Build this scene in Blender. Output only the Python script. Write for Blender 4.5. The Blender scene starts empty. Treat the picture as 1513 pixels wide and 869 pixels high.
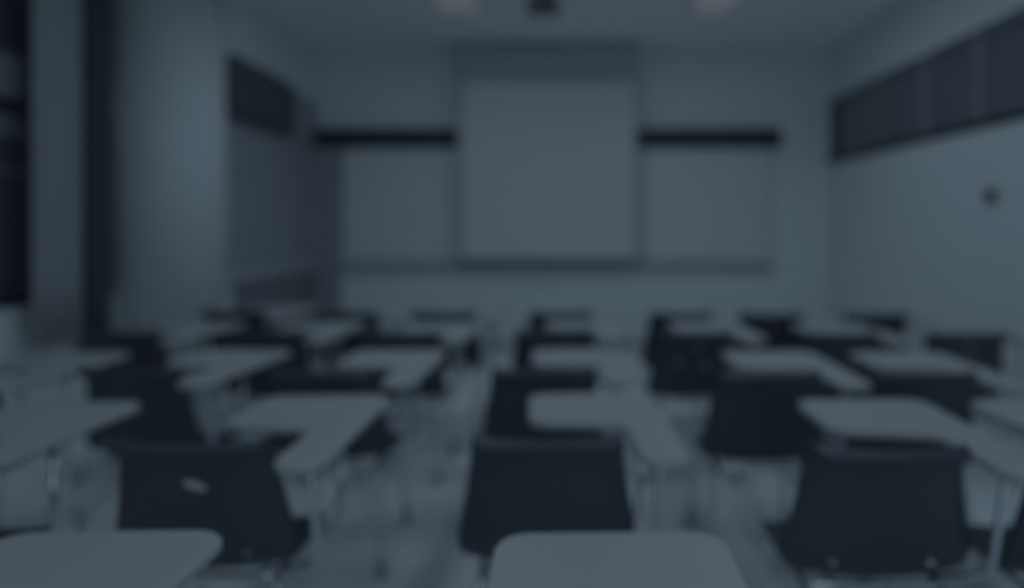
import bpy, bmesh, math
from mathutils import Vector
C = bpy.context.scene
col = C.collection
PI = math.pi

# ------------------------------------------------------------------ materials
def mat(name, rgb, rough=0.6, metal=0.0, spec=0.5, noise=None, bump=0.0, emit=None, estr=0.0):
    m = bpy.data.materials.new(name); m.use_nodes = True
    nt = m.node_tree; b = nt.nodes['Principled BSDF']
    b.inputs['Base Color'].default_value = (*rgb, 1)
    b.inputs['Roughness'].default_value = rough
    b.inputs['Metallic'].default_value = metal
    b.inputs['Specular IOR Level'].default_value = spec
    if noise or bump:
        tc = nt.nodes.new('ShaderNodeTexCoord'); n = nt.nodes.new('ShaderNodeTexNoise')
        sc, amt = noise or (30, 0.0)
        n.inputs['Scale'].default_value = sc; n.inputs['Detail'].default_value = 5
        nt.links.new(tc.outputs['Object'], n.inputs['Vector'])
        if amt:
            r = nt.nodes.new('ShaderNodeMapRange')
            r.inputs['To Min'].default_value = 1 - amt; r.inputs['To Max'].default_value = 1 + amt
            nt.links.new(n.outputs['Fac'], r.inputs['Value'])
            mx = nt.nodes.new('ShaderNodeVectorMath'); mx.operation = 'SCALE'
            mx.inputs[0].default_value = rgb
            nt.links.new(r.outputs[0], mx.inputs['Scale']); nt.links.new(mx.outputs[0], b.inputs['Base Color'])
        if bump:
            bp = nt.nodes.new('ShaderNodeBump'); bp.inputs['Strength'].default_value = bump
            bp.inputs['Distance'].default_value = 0.01
            nt.links.new(n.outputs['Fac'], bp.inputs['Height']); nt.links.new(bp.outputs[0], b.inputs['Normal'])
    if emit:
        b.inputs['Emission Color'].default_value = (*emit, 1); b.inputs['Emission Strength'].default_value = estr
    return m
M = dict(
    wall=mat('wall_paint', (.725, .75, .75), .75, spec=.25, noise=(6, .02), bump=.03),
    ceil=mat('ceiling_paint', (.93, .94, .95), .9, spec=.1, noise=(9, .02)),
    pillar=mat('pillar_paint', (.63, .655, .66), .55, spec=.3, noise=(4, .03)),
    floor=mat('floor_vinyl', (.92, .935, .935), .1, spec=.8, noise=(2.5, .03), bump=.01),
    board=mat('whiteboard_enamel', (.69, .70, .70), .35, spec=.4, noise=(3, .02)),
    screen=mat('screen_fabric', (.685, .67, .665), .9, spec=.1, noise=(3, .01)),
    housing=mat('screen_case', (.44, .45, .46), .5),
    rail=mat('rail_grey_metal', (.42, .45, .46), .4),
    black=mat('black_trim', (.025, .03, .04), .6, noise=(8, .1)),
    dark=mat('dark_panel', (.34, .35, .375), .5, noise=(3, .12)),
    darker=mat('dark_lower_panel', (.2, .21, .23), .55, noise=(5, .15)),
    valance=mat('dark_valance', (.075, .085, .1), .6, noise=(6, .15)),
    glass=mat('night_window_glass', (.14, .155, .18), .2, spec=.5, noise=(1.2, .4)),
    clere=mat('tinted_clerestory_glass', (.165, .175, .2), .3, noise=(4, .2)),
    wframe=mat('window_frame_grey', (.27, .28, .29), .5),
    blind=mat('transom_grey', (.27, .28, .29), .6, noise=(5, .08)),
    curtain=mat('curtain_fabric', (.42, .43, .44), .95, spec=.1, noise=(25, .05), bump=.1),
    darkcurtain=mat('dark_curtain_fabric', (.10, .11, .125), .95, spec=.1, noise=(25, .08), bump=.1),
    shell=mat('black_plastic_shell', (.056, .066, .078), .42, spec=.5, noise=(60, .08), bump=.05),
    tablet=mat('white_laminate', (.465, .455, .443), .45, spec=.35, noise=(12, .015)),
    chrome=mat('chrome_tube', (.72, .74, .76), .14, metal=1.0, noise=(20, .03)),
    rubber=mat('rubber_glide', (.32, .33, .34), .8, noise=(40, .1)),
    plastic=mat('grey_plastic', (.22, .23, .24), .5, noise=(20, .05)),
    proj=mat('projector_case', (.15, .16, .17), .5, noise=(20, .05)),
    glint_mark=mat('pale_glint', (.55, .55, .54), .5, noise=(30, .1)),  # pale tone for the highlights painted on chair backs
    lamp=mat('lamp_diffuser', (.8, .8, .78), .5, noise=(10, .01), emit=(.95, .82, .93), estr=.052),
    lampframe=mat('lamp_frame', (.7, .72, .74), .5, noise=(10, .02)),
)
# ------------------------------------------------------------------ helpers
def box(bm, x0, x1, y0, y1, z0, z1):
    vs = [bm.verts.new((x, y, z)) for x in (x0, x1) for y in (y0, y1) for z in (z0, z1)]
    for f in ((0,1,3,2),(4,6,7,5),(0,4,5,1),(2,3,7,6),(0,2,6,4),(1,5,7,3)):
        bm.faces.new([vs[i] for i in f])
def obj(name, bm, m, parent=None, smooth=False, bevel=0.0):
    bmesh.ops.recalc_face_normals(bm, faces=bm.faces)
    me = bpy.data.meshes.new(name); bm.to_mesh(me); bm.free()
    o = bpy.data.objects.new(name, me); col.objects.link(o)
    me.materials.append(m)
    if smooth:
        for p in me.polygons: p.use_smooth = True
    if bevel:
        b = o.modifiers.new('edge', 'BEVEL'); b.width = bevel; b.segments = 2; b.limit_method = 'ANGLE'
    if parent: o.parent = parent
    return o
def boxes(name, lst, m, parent=None, bevel=0.0):
    bm = bmesh.new()
    for b in lst: box(bm, *b)
    return obj(name, bm, m, parent, bevel=bevel)
def tube(bm, pts, r, n=10, rounding=.03):
    pts = [Vector(p) for p in pts]
    if rounding and len(pts) > 2:                       # round the corners
        q = [pts[0]]
        for i in range(1, len(pts) - 1):
            a, b, c = pts[i-1], pts[i], pts[i+1]
            d = min(rounding, (a-b).length * .45, (c-b).length * .45)
            s = b + (a-b).normalized() * d; e = b + (c-b).normalized() * d
            for k in range(5):
                t = k / 4; q.append((1-t)**2 * s + 2*t*(1-t) * b + t*t * e)
        q.append(pts[-1]); pts = q
    rings = []; nrm = None
    for i, p in enumerate(pts):
        t = (pts[min(i+1, len(pts)-1)] - pts[max(i-1, 0)]).normalized()
        if nrm is None:
            nrm = t.orthogonal().normalized()
        nrm = (nrm - t * nrm.dot(t)).normalized(); bn = t.cross(nrm)
        rings.append([bm.verts.new(p + r * (math.cos(2*PI*k/n) * nrm + math.sin(2*PI*k/n) * bn)) for k in range(n)])
    for a, b in zip(rings, rings[1:]):
        for k in range(n): bm.faces.new((a[k], a[(k+1) % n], b[(k+1) % n], b[k]))
    bm.faces.new(rings[0]); bm.faces.new(rings[-1])
def tubes(name, lst, r, m, parent, rounding=.03):
    bm = bmesh.new()
    for p in lst: tube(bm, p, r, rounding=rounding)
    return obj(name, bm, m, parent, smooth=True)
def disc(bm, c, ax, r, h, n=20):                         # short cylinder along axis ax
    ax = Vector(ax).normalized(); u = ax.orthogonal().normalized(); v = ax.cross(u); c = Vector(c)
    A = [bm.verts.new(c + r*(math.cos(2*PI*k/n)*u + math.sin(2*PI*k/n)*v)) for k in range(n)]
    B = [bm.verts.new(c + ax*h + r*(math.cos(2*PI*k/n)*u + math.sin(2*PI*k/n)*v)) for k in range(n)]
    for k in range(n): bm.faces.new((A[k], A[(k+1)%n], B[(k+1)%n], B[k]))
    bm.faces.new(A); bm.faces.new(B)
def struct(o): o['kind'] = 'structure'; return o
def empty(name, loc, rz=0):
    o = bpy.data.objects.new(name, None); col.objects.link(o)
    o.location = loc; o.rotation_euler = (0, 0, rz); o.empty_display_size = .1; return o
def tag(o, label, cat, group=None):
    o['label'] = label; o['category'] = cat
    if group: o['group'] = group
    return o

# ------------------------------------------------------------------ room
XL, XF, XR, YF, YB, H = -3.1, -2.66, 2.79, 7.2, -2.2, 3.2
YP = 5.02
struct(boxes('floor', [(XL-.2, XR+.2, YB-.2, YF+.2, -.1, 0)], M['floor']))
struct(boxes('ceiling', [(XL-.2, XR+.2, YB-.2, YF+.2, H, H+.1)], M['ceil']))
struct(boxes('wall_front', [(XF-.2, XR+.2, YF, YF+.2, 0, H)], M['wall']))
struct(boxes('wall_back', [(XL-.2, XR+.2, YB-.2, YB, 0, .95), (XL-.2, XR+.2, YB-.2, YB, 2.95, H),
    (XL-.2, -2.7, YB-.2, YB, .95, 2.95), (2.4, XR+.2, YB-.2, YB, .95, 2.95)], M['wall']))
w = struct(boxes('fill_window', [(-2.7, 2.4, YB-.06, YB, .95, 1.0), (-2.7, 2.4, YB-.06, YB, 2.9, 2.95)], M['lampframe']))  # unseen rear window, added to hold the fill light
for x in (-2.68, -1.42, -.15, 1.12, 2.38):
    boxes('mullion', [(x-.025, x+.025, YB-.06, YB, 1.0, 2.9)], M['lampframe'], w)
# right wall with a clerestory opening
CZ0, CZ1, CY0, CY1 = 1.97, 2.64, -.6, 7.16
struct(boxes('wall_right', [(XR, XR+.2, YB, YF, 0, CZ0), (XR, XR+.2, YB, YF, CZ1, H),
    (XR, XR+.2, YB, CY0, CZ0, CZ1), (XR, XR+.2, CY1, YF, CZ0, CZ1)], M['wall']))
w = struct(boxes('window_1', [(XR+.03, XR+.05, CY0, CY1, CZ0+.03, CZ1)], M['clere']))
fr = [(XR-.015, XR+.06, CY0, CY1, CZ0-.01, CZ0+.045)]
boxes('window_frame', fr, M['black'], w)
boxes('window_head', [(XR+.0, XR+.06, CY0, CY1, CZ1-.05, CZ1)], M['clere'], w)
for y, ww in ((6.0, .03), (5.25, .10), (4.58, .09), (3.9, .05), (3.1, .09), (2.3, .05), (1.5, .09), (.7, .05)):
    boxes('mullion', [(XR+.005, XR+.05, y-ww/2, y+ww/2, CZ0+.045, CZ1)], M['wframe'], w)
boxes('mullion', [(XR+.005, XR+.05, CY1-.18, CY1, CZ0+.045, CZ1)], M['valance'], w)
# left: window wall, pillar, then the wall carrying the dark board
WY0, WY1, WZ0, WZ1 = .2, 4.75, .84, 3.0
struct(boxes('wall_left', [(XL-.2, XL, YB, 4.95, 0, WZ0), (XL-.2, XL, YB, 4.95, WZ1, H),
    (XL-.2, XL, YB, WY0, WZ0, WZ1), (XL-.2, XL, WY1, 4.95, WZ0, WZ1)], M['wall']))
struct(boxes('wall_left_front', [(XF-.64, XF, 4.95, YF, 0, H)], M['wall']))
w = struct(boxes('window_2', [(XL-.12, XL-.10, WY0, WY1, WZ0, WZ1)], M['glass']))
boxes('transom', [(XL-.12, XL-.02, WY0, WY1, 2.03, 2.27)], M['blind'], w)
boxes('window_bar', [(XL-.11, XL-.06, WY0, WY1, 1.6, 1.63), (XL-.11, XL-.06, WY0, WY1, 1.80, 1.93)], M['wframe'], w)
boxes('window_frame', [(XL-.11, XL-.05, WY0, WY1, WZ0, WZ0+.04), (XL-.11, XL-.05, WY0, WY1, WZ1-.04, WZ1)], M['black'], w)
for y in (1.6, 3.0, 4.4):
    boxes('mullion', [(XL-.11, XL-.05, y-.02, y+.02, WZ0, WZ1)], M['black'], w)
bm = bmesh.new()
disc(bm, (-2.955, YP, 0), (0, 0, 1), .40, H, 64)
pil = obj('column_round', bm, M['pillar'], smooth=False)
for p in pil.data.polygons: p.use_smooth = len(p.vertices) == 4
pil.name = 'pillar'; struct(pil)
# corner trims
struct(boxes('trim_1', [(XF, -2.375, YF-.045, YF, 0, 2.16)], M['dark'], bevel=.004))
struct(boxes('trim_2', [(XF, XF+.025, 5.42, YF-.05, 0, .86)], M['darker'], bevel=.003))
struct(boxes('trim_3', [(XF, XF+.03, 5.42, YF-.05, 2.17, 2.62)], M['dark'], bevel=.003))
struct(boxes('baseboard_front', [(-2.37, XR-.02, YF-.015, YF, 0, .09)], M['rail'], bevel=.002))
struct(boxes('baseboard_right', [(XR-.015, XR, YB, YF-.02, 0, .09)], M['rail'], bevel=.002))

# ------------------------------------------------------------------ curtain
def curtain(y0, y1, x, z0, z1, folds, amp):
    bm = bmesh.new(); n = folds * 10; g = []
    for i in range(n+1):
        t = i / n; y = y0 + (y1-y0) * t
        dx = amp * math.sin(t * folds * 2*PI) + .3 * amp * math.sin(t * folds * 4.7 + 1)
        g.append([bm.verts.new((x + dx * (1 if k else .6), y, z0 + (z1-z0) * (1 - k/6))) for k in range(7)])
    for a, b in zip(g, g[1:]):
        for k in range(6): bm.faces.new((a[k], b[k], b[k+1], a[k+1]))
    return bm
ct = empty('curtain', (-3.0, 4.0, .62))
tag(ct, 'pale grey curtain hanging in folds in front of the dark window beside the pillar', 'curtain')
o = obj('cloth', curtain(-.20, .20, .0, 0, 2.36, 6, .028), M['curtain'], ct, smooth=True)
s = o.modifiers.new('s', 'SOLIDIFY'); s.thickness = .004
bm = bmesh.new(); tube(bm, [(0, -.32, 2.385), (0, .215, 2.385)], .014); obj('curtain_rail', bm, M['rail'], ct, smooth=True)
for y in (-.3, .19): boxes('rail_bracket', [(-.1, .0, y, y+.02, 2.375, 2.395)], M['rail'], ct)

cd2 = empty('curtain', (-3.02, 4.55, .45))
tag(cd2, 'dark grey narrow curtain gathered between the pale curtain and the round pillar', 'curtain')
o = obj('cloth', curtain(-.30, -.06, .0, 0, 2.55, 4, .022), M['darkcurtain'], cd2, smooth=True)
s = o.modifiers.new('s', 'SOLIDIFY'); s.thickness = .004
bm = bmesh.new(); tube(bm, [(0, -.31, 2.56), (0, .05, 2.56)], .014); obj('curtain_rail', bm, M['rail'], cd2, smooth=True)
boxes('rail_bracket', [(-.08, .0, -.2, -.18, 2.55, 2.57)], M['rail'], cd2)

# ------------------------------------------------------------------ left wall board
b = empty('dark_board', (XF, 6.0, .86))
tag(b, 'long dark grey board on the left wall between the pillar and the front corner', 'board')
boxes('board_surface', [(.0, .02, -.98, 1.08, .1, 1.28)], M['dark'], b, bevel=.003)
boxes('board_frame', [(.0, .03, -.98, 1.08, 1.28, 1.305), (.0, .03, -.98, -.955, .1, 1.28)], M['wframe'], b)
boxes('chalk_rail', [(.0, .07, -.98, 1.08, .0, .075)], M['housing'], b, bevel=.004)
v = empty('blind_box', (XF, 5.7, 2.2))
tag(v, 'black blind box mounted high above the dark board on the left wall', 'blind')
boxes('case', [(.03, .14, -.55, .62, .0, .42)], M['valance'], v, bevel=.01)
boxes('bottom_rail', [(.05, .12, -.54, .61, -.03, .0)], M['valance'], v, bevel=.004)

# ------------------------------------------------------------------ front wall
def whiteboard(x0, x1, label):
    t = empty('whiteboard', ((x0+x1)/2, YF, .93)); h = (x1-x0)/2
    tag(t, label, 'whiteboard', 'whiteboards on the front wall')
    boxes('writing_surface', [(-h, h, -.025, -.002, 0, 1.2)], M['board'], t)
    boxes('board_frame', [(-h-.012, -h, -.035, -.002, 0, 1.213), (h, h+.012, -.035, -.002, 0, 1.213), (-h, h, -.035, -.002, 1.2, 1.213)], M['rail'], t)
    return t
whiteboard(-2.335, -.78, 'whiteboard on the front wall left of the projection screen')
whiteboard(-.75, .80, 'middle whiteboard mostly covered by the pulled-down projection screen')
whiteboard(.83, 2.175, 'whiteboard on the front wall right of the projection screen')
t = empty('marker_tray', (-.08, YF, .85)); tag(t, 'long grey marker tray under the three whiteboards', 'tray')
boxes('shelf', [(-2.28, 2.28, -.09, -.002, 0, .02)], M['rail'], t, bevel=.004)
boxes('back_strip', [(-2.28, 2.28, -.03, -.002, .02, .075)], M['rail'], t)
boxes('lip', [(-2.28, 2.28, -.095, -.085, .0, .04)], M['rail'], t, bevel=.003)
bm = bmesh.new(); box(bm, -.035, .035, -.015, .015, 0, .025)
e = obj('eraser', bm, M['black'], None, bevel=.005); e.location = (1.2, YF-.055, .872)
tag(e, 'small dark eraser lying on the marker tray right of the screen', 'eraser')
t = empty('dark_rail', (-.19, YF, 2.147)); tag(t, 'long black rail box running above the whiteboards behind the projection screen', 'rail')
boxes('case', [(-2.45, 2.44, -.10, -.002, 0, .183)], M['black'], t, bevel=.01)
boxes('end_cap', [(-2.465, -2.45, -.105, -.002, -.005, .17)], M['black'], t)
boxes('end_cap', [(2.44, 2.455, -.105, -.002, -.005, .17)], M['black'], t)

ps = empty('projection_screen', (-.165, 7.0, .94))
tag(ps, 'tall white projection screen pulled down in front of the whiteboards', 'screen')
boxes('case', [(-.95, .92, -.07, .198, 1.92, 2.25)], M['housing'], ps, bevel=.01)
boxes('screen_surface', [(-.885, .875, .0, .004, .02, 1.86)], M['screen'], ps)
boxes('border', [(-.945, -.885, .0, .005, .02, 1.92), (.875, .905, .0, .005, .02, 1.92), (-.885, .875, .0, .005, 1.86, 1.92)], M['rail'], ps)
boxes('bottom_bar', [(-.945, .905, -.012, .016, -.012, .02)], M['valance'], ps, bevel=.004)
boxes('pull_handle', [(-.04, .04, -.006, .01, -.045, -.012)], M['valance'], ps)

# ------------------------------------------------------------------ right wall control
t = empty('wall_thermostat', (XR, 4.41, 1.5)); tag(t, 'small dark round control mounted on the bare right wall', 'thermostat')
bm = bmesh.new(); disc(bm, (-.002, 0, 0), (-1, 0, 0), .05, .014, 28); obj('base_plate', bm, M['plastic'], t)
bm = bmesh.new(); disc(bm, (-.016, 0, 0), (-1, 0, 0), .036, .022, 28); obj('dial', bm, M['black'], t)

# ------------------------------------------------------------------ ceiling
def lamp(x, y, label):
    t = empty('ceiling_light', (x, y, H)); tag(t, label, 'ceiling light', 'recessed ceiling lights')
    boxes('diffuser', [(-.17, .17, -.6, .6, -.022, -.008)], M['lamp'], t)
    boxes('frame', [(-.19, -.17, -.62, .62, -.026, -.001), (.17, .19, -.62, .62, -.026, -.001),
        (-.17, .17, -.62, -.6, -.026, -.001), (-.17, .17, .6, .62, -.026, -.001)], M['lampframe'], t)
lamp(-.91, 5.31, 'bright ceiling light panel left of the projector')
lamp(1.25, 5.31, 'bright ceiling light panel right of the projector')

pj = empty('projector', (-.175, 5.45, H)); tag(pj, 'dark projector hanging close under the ceiling between the two lights', 'projector')
bm = bmesh.new(); disc(bm, (0, 0, -.085), (0, 0, 1), .02, .08, 16); obj('mount_pole', bm, M['rail'], pj)
bm = bmesh.new(); disc(bm, (0, 0, -.012), (0, 0, 1), .06, .011, 24); obj('ceiling_plate', bm, M['rail'], pj)
boxes('case', [(-.125, .125, -.12, .12, -.165, -.085)], M['proj'], pj, bevel=.015)
bm = bmesh.new(); disc(bm, (.06, .115, -.128), (0, 1, 0), .035, .03, 20); obj('lens', bm, M['black'], pj)
boxes('vent', [(-.09+.03*i, -.075+.03*i, -.124, -.118, -.155, -.10) for i in range(6)], M['black'], pj)

# ------------------------------------------------------------------ chair
def round_poly(pts, seg=7):
    out = []; n = len(pts)
    for i, (x, y, r) in enumerate(pts):
        p = Vector((x, y)); a = Vector(pts[i-1][:2]); c = Vector(pts[(i+1) % n][:2])
        ua, uc = (a-p).normalized(), (c-p).normalized()
        d = min(r, (a-p).length*.49, (c-p).length*.49); s = p + ua*d; e = p + uc*d
        for k in range(seg+1):
            t = k/seg; out.append((1-t)**2*s + 2*t*(1-t)*p + t*t*e)
    return out
def tablet_bm():
    L = [(-.05, .335, .07), (.325, .345, .06), (.365, .305, .06), (.35, -.33, .07), (.225, -.33, .06), (.225, -.03, .05), (-.05, .00, .07)]
    pts = round_poly(L); bm = bmesh.new(); z0, z1, ins = .718, .74, .005
    cx, cy = .18, .1
    def ring(z, k):
        r = []
        n = len(pts)
        for i, p in enumerate(pts):
            t = (pts[(i+1) % n] - pts[i-1]);
            if t.length < 1e-6: t = Vector((1, 0))
            t.normalize(); nr = Vector((-t.y, t.x))         # inward or outward, same for all
            r.append(bm.verts.new((p.x + nr.x*k, p.y + nr.y*k, z)))
        return r
    R = [ring(z0, -ins), ring(z0+ins, 0), ring(z1-ins, 0), ring(z1, -ins)]
    for a, b in zip(R, R[1:]):
        for k in range(len(a)): bm.faces.new((a[k], a[(k+1) % len(a)], b[(k+1) % len(a)], b[k]))
    bm.faces.new(R[0]); bm.faces.new(R[-1])
    bmesh.ops.triangulate(bm, faces=[f for f in bm.faces if len(f.verts) > 4])
    return bm
PROF = [ # y, z, half width, wrap
    (-.290, .751, .172, .2), (-.283, .765, .180, .4), (-.266, .770, .186, .7), (-.252, .757, .189, 1), (-.240, .71, .194, 1), (-.226, .64, .203, 1),
    (-.212, .565, .217, 1), (-.200, .50, .231, 1), (-.186, .452, .236, .9), (-.160, .417, .226, .7), (-.115, .400, .21, .5),
    (-.05, .398, .206, .4), (.04, .405, .207, .3), (.12, .412, .204, .25), (.165, .408, .198, .2), (.19, .393, .190, .1), (.196, .378, .18, .05)]
def shell_bm():
    bm = bmesh.new(); n = 14; rows = []
    for i, (y, z, hw, wr) in enumerate(PROF):
        r = []
        a = PROF[max(i-1, 0)]; b = PROF[min(i+1, len(PROF)-1)]
        ty, tz = b[0]-a[0], b[1]-a[1]; l = math.hypot(ty, tz); ny, nz = -tz/l, ty/l     # towards the sitter
        if i < 3: ny, nz = 1, 0
        for k in range(n+1):
            u = -1 + 2*k/n
            d = .045 * wr * abs(u)**2.4
            r.append(bm.verts.new((hw*u, y + ny*d, z + nz*d)))
        rows.append(r)
    for a, b in zip(rows, rows[1:]):
        for k in range(n): bm.faces.new((a[k], a[k+1], b[k+1], b[k]))
    return bm
def make_chair():
    t = empty('tablet_arm_chair', (0, 0, 0))
    s = obj('seat_shell', shell_bm(), M['shell'], t, smooth=True)
    m = s.modifiers.new('sub', 'SUBSURF'); m.levels = m.render_levels = 1
    m = s.modifiers.new('thick', 'SOLIDIFY'); m.thickness = .009; m.offset = 0
    tb = obj('writing_tablet', tablet_bm(), M['tablet'], t)
    for p in tb.data.polygons: p.use_smooth = False
    fr = tubes('seat_frame', [[(-.17, .15, .385), (-.17, -.14, .385), (.17, -.14, .385), (.17, .15, .385), (-.17, .15, .385)]], .010, M['chrome'], t)
    sb = bmesh.new()
    tube(sb, [(.17, -.10, .385), (.285, -.16, .42), (.29, -.22, .705), (.29, .18, .708)], .011)
    tube(sb, [(.17, .08, .385), (.275, .06, .43), (.285, .04, .705)], .010)
    obj('arm_support', sb, M['chrome'], t, smooth=True)
    boxes('tablet_bracket', [(.10, .33, .10, .13, .707, .718)], M['plastic'], t)
    boxes('tablet_bracket', [(.26, .32, -.24, -.10, .707, .718)], M['plastic'], t)
    for sx in (-1, 1):
        for y0, y1, x1 in ((.15, .225, .205), (-.14, -.235, .215)):
            lg = tubes('leg', [(.0, 0, 0)] and [[(sx*.17, y0, .385), (sx*.185, (y0*2+y1)/3, .33), (sx*x1, y1, .022)]], .011, M['chrome'], t)
            bm = bmesh.new(); disc(bm, (sx*x1, y1, 0), (0, 0, 1), .017, .03, 14)
            obj('rubber_foot', bm, M['rubber'], lg)
    for sx in (-1, 1):
        bm = bmesh.new(); disc(bm, (sx*.12, -.190, .47), (0, -1, .15), .008, .004, 12)
        obj('rivet', bm, M['chrome'], t, smooth=False)
    return t
def kids(o): return [c for c in list(col.objects) if c.parent == o]
def copy_tree(o, parent=None):
    c = o.copy(); col.objects.link(c); c.parent = parent
    for ch in kids(o): copy_tree(ch, c)
    return c
proto = make_chair()
# x of the chair's centre, depth of the backrest top, turn (deg), row, label
R5 = 'pushed nearest the camera in the back row'
CH = [
 (-.975, .66, 0, 'back row', 'tablet-arm chair in the back row whose white tablet fills the bottom left corner'),
 (-.075, .655, 0, 'back row', 'tablet-arm chair in the back row whose white tablet fills the bottom centre'),
 (.885, .65, 0, 'back row', 'tablet-arm chair in the back row at the bottom right edge, mostly out of frame'),
 (-1.70, 1.58, 0, 'fourth row', 'fourth-row tablet-arm chair by the left edge, only its large white tablet showing'),
 (-.93, 1.66, 1, 'fourth row', 'fourth-row tablet-arm chair with black back showing a small pale mark'),
 (-.055, 1.69, 3, 'fourth row', 'fourth-row tablet-arm chair in the middle, black back above the nearest centre tablet'),
 (.785, 1.615, -1, 'fourth row', 'fourth-row tablet-arm chair at right, large black back with fully visible lower edge'),
 (1.335, 1.60, 0, 'fourth row', 'fourth-row tablet-arm chair cut off by the right edge of the photo'),
 (-2.29, 2.44, 0, 'third row', 'third-row tablet-arm chair by the dark window, only its tablet showing at left edge'),
 (-1.61, 2.51, -4, 'third row', 'third-row tablet-arm chair, second from the window, its black back beside two white tablets'),
 (-.895, 2.49, 0, 'third row', 'third-row tablet-arm chair left of the centre aisle, back hidden behind a white tablet'),
 (-.09, 2.52, 1, 'third row', 'third-row tablet-arm chair in the middle, directly ahead of the middle fourth-row chair'),
 (.745, 2.46, .5, 'third row', 'third-row tablet-arm chair right of centre with its black back fully in view'),
 (1.305, 2.45, 0, 'third row', 'rightmost third-row tablet-arm chair, behind the large tablet at right'),
 (-2.24, 3.42, -2, 'second row', 'second-row tablet-arm chair in front of the round pillar, dark back at left'),
 (-1.53, 3.42, 0, 'second row', 'second-row tablet-arm chair, second from the pillar side'),
 (-.85, 3.40, 0, 'second row', 'second-row tablet-arm chair, third from the pillar side, left of the aisle'),
 (-.06, 3.47, 0, 'second row', 'second-row tablet-arm chair in the middle, below the projection screen'),
 (.655, 3.42, 2, 'second row', 'second-row tablet-arm chair right of centre, black back with small bright spots'),
 (1.36, 3.36, 3, 'second row', 'second-row tablet-arm chair, second from the right wall'),
 (2.01, 3.36, 0, 'second row', 'second-row tablet-arm chair nearest the right wall, small black back in view'),
 (-2.10, 4.25, 0, 'front row', 'front-row tablet-arm chair nearest the pillar, pale tablet below the dark board'),
 (-1.37, 4.20, 0, 'front row', 'front-row tablet-arm chair, second from the pillar'),
 (-.76, 4.19, 0, 'front row', 'front-row tablet-arm chair just left of the projection screen bottom'),
 (-.03, 4.19, 0, 'front row', 'front-row tablet-arm chair in the middle, below the projection screen'),
 (.715, 4.15, 0, 'front row', 'front-row tablet-arm chair below the right whiteboard, left one of two'),
 (1.265, 4.13, 0, 'front row', 'front-row tablet-arm chair below the right whiteboard, right one of two'),
 (1.90, 4.12, 0, 'front row', 'front-row tablet-arm chair nearest the right wall'),
]
chairs = []
for i, (x, d, rot, grp, lab) in enumerate(CH):
    o = proto if i == 0 else copy_tree(proto)
    o.location = (x, d + .25, 0); o.rotation_euler = (0, 0, math.radians(rot))
    tag(o, lab, 'chair', 'tablet-arm chairs in the ' + grp)
    chairs.append(o)
# highlights painted as pale discs, and one light streak, on single chairs
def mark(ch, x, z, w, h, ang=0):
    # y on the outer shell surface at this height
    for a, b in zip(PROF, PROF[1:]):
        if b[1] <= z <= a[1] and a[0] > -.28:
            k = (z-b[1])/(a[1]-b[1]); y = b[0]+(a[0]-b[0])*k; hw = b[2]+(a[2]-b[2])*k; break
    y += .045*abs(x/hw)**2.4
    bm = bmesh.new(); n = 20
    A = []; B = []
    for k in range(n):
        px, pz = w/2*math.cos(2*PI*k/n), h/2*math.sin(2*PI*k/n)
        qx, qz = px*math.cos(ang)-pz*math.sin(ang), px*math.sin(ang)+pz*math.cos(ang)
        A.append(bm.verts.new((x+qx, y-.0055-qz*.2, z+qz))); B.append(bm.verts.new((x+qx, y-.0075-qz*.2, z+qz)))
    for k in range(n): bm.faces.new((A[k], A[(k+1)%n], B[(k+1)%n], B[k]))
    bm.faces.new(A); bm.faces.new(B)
    o = obj('glint_mark', bm, M['glint_mark'], ch); return o
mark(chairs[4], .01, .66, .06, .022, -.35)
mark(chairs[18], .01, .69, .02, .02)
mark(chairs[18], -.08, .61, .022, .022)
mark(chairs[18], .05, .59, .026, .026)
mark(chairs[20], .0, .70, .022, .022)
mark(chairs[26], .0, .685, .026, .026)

# ------------------------------------------------------------------ light
LC = (.585, .795, 1.0)
def area(x, y, z, sx, sy, p, rot=(0, 0, 0), c=LC):
    l = bpy.data.lights.new('lamp_or_fill', 'AREA'); l.shape = 'RECTANGLE'; l.size = sx; l.size_y = sy; l.energy = p; l.color = c
    o = bpy.data.objects.new('lamp_or_fill', l); col.objects.link(o); o.location = (x, y, z); o.rotation_euler = rot
    return o
for x in (-.95, 1.25):
    area(x, 5.08, H-.04, .32, .5, 4.2)
    area(x, 3.0, H-.04, .36, 1.2, 5.4)
    area(x, -.2, H-.04, .36, 1.2, 3.4)
area(.8, YB-.08, 1.95, 3.1, 1.9, 18.5, (PI/2, 0, 0), LC)  # broad fill light added in the invented rear window
wd = bpy.data.worlds.new('night'); C.world = wd; wd.use_nodes = True
wd.node_tree.nodes['Background'].inputs[0].default_value = (.01, .014, .02, 1)

# ------------------------------------------------------------------ camera
cd = bpy.data.cameras.new('camera'); cam = bpy.data.objects.new('camera', cd); col.objects.link(cam)
cam.location = (0, 0, 1.3); cam.rotation_euler = (PI/2, 0, 0)
cd.sensor_width = 36; cd.lens = 1000/1513*36
cd.shift_x = -(835-756.5)/1513; cd.shift_y = -(434.5-335)/1513
cd.clip_start = .05
cd.dof.use_dof = True; cd.dof.focus_distance = .77; cd.dof.aperture_fstop = .92
C.camera = cam
C.view_settings.view_transform = 'Standard'; C.view_settings.look = 'None'
C.view_settings.exposure = -0.1; C.view_settings.gamma = 1
C.view_settings.use_curve_mapping = False
C.cycles.use_denoising = True
C.cycles.max_bounces = 10; C.cycles.diffuse_bounces = 6
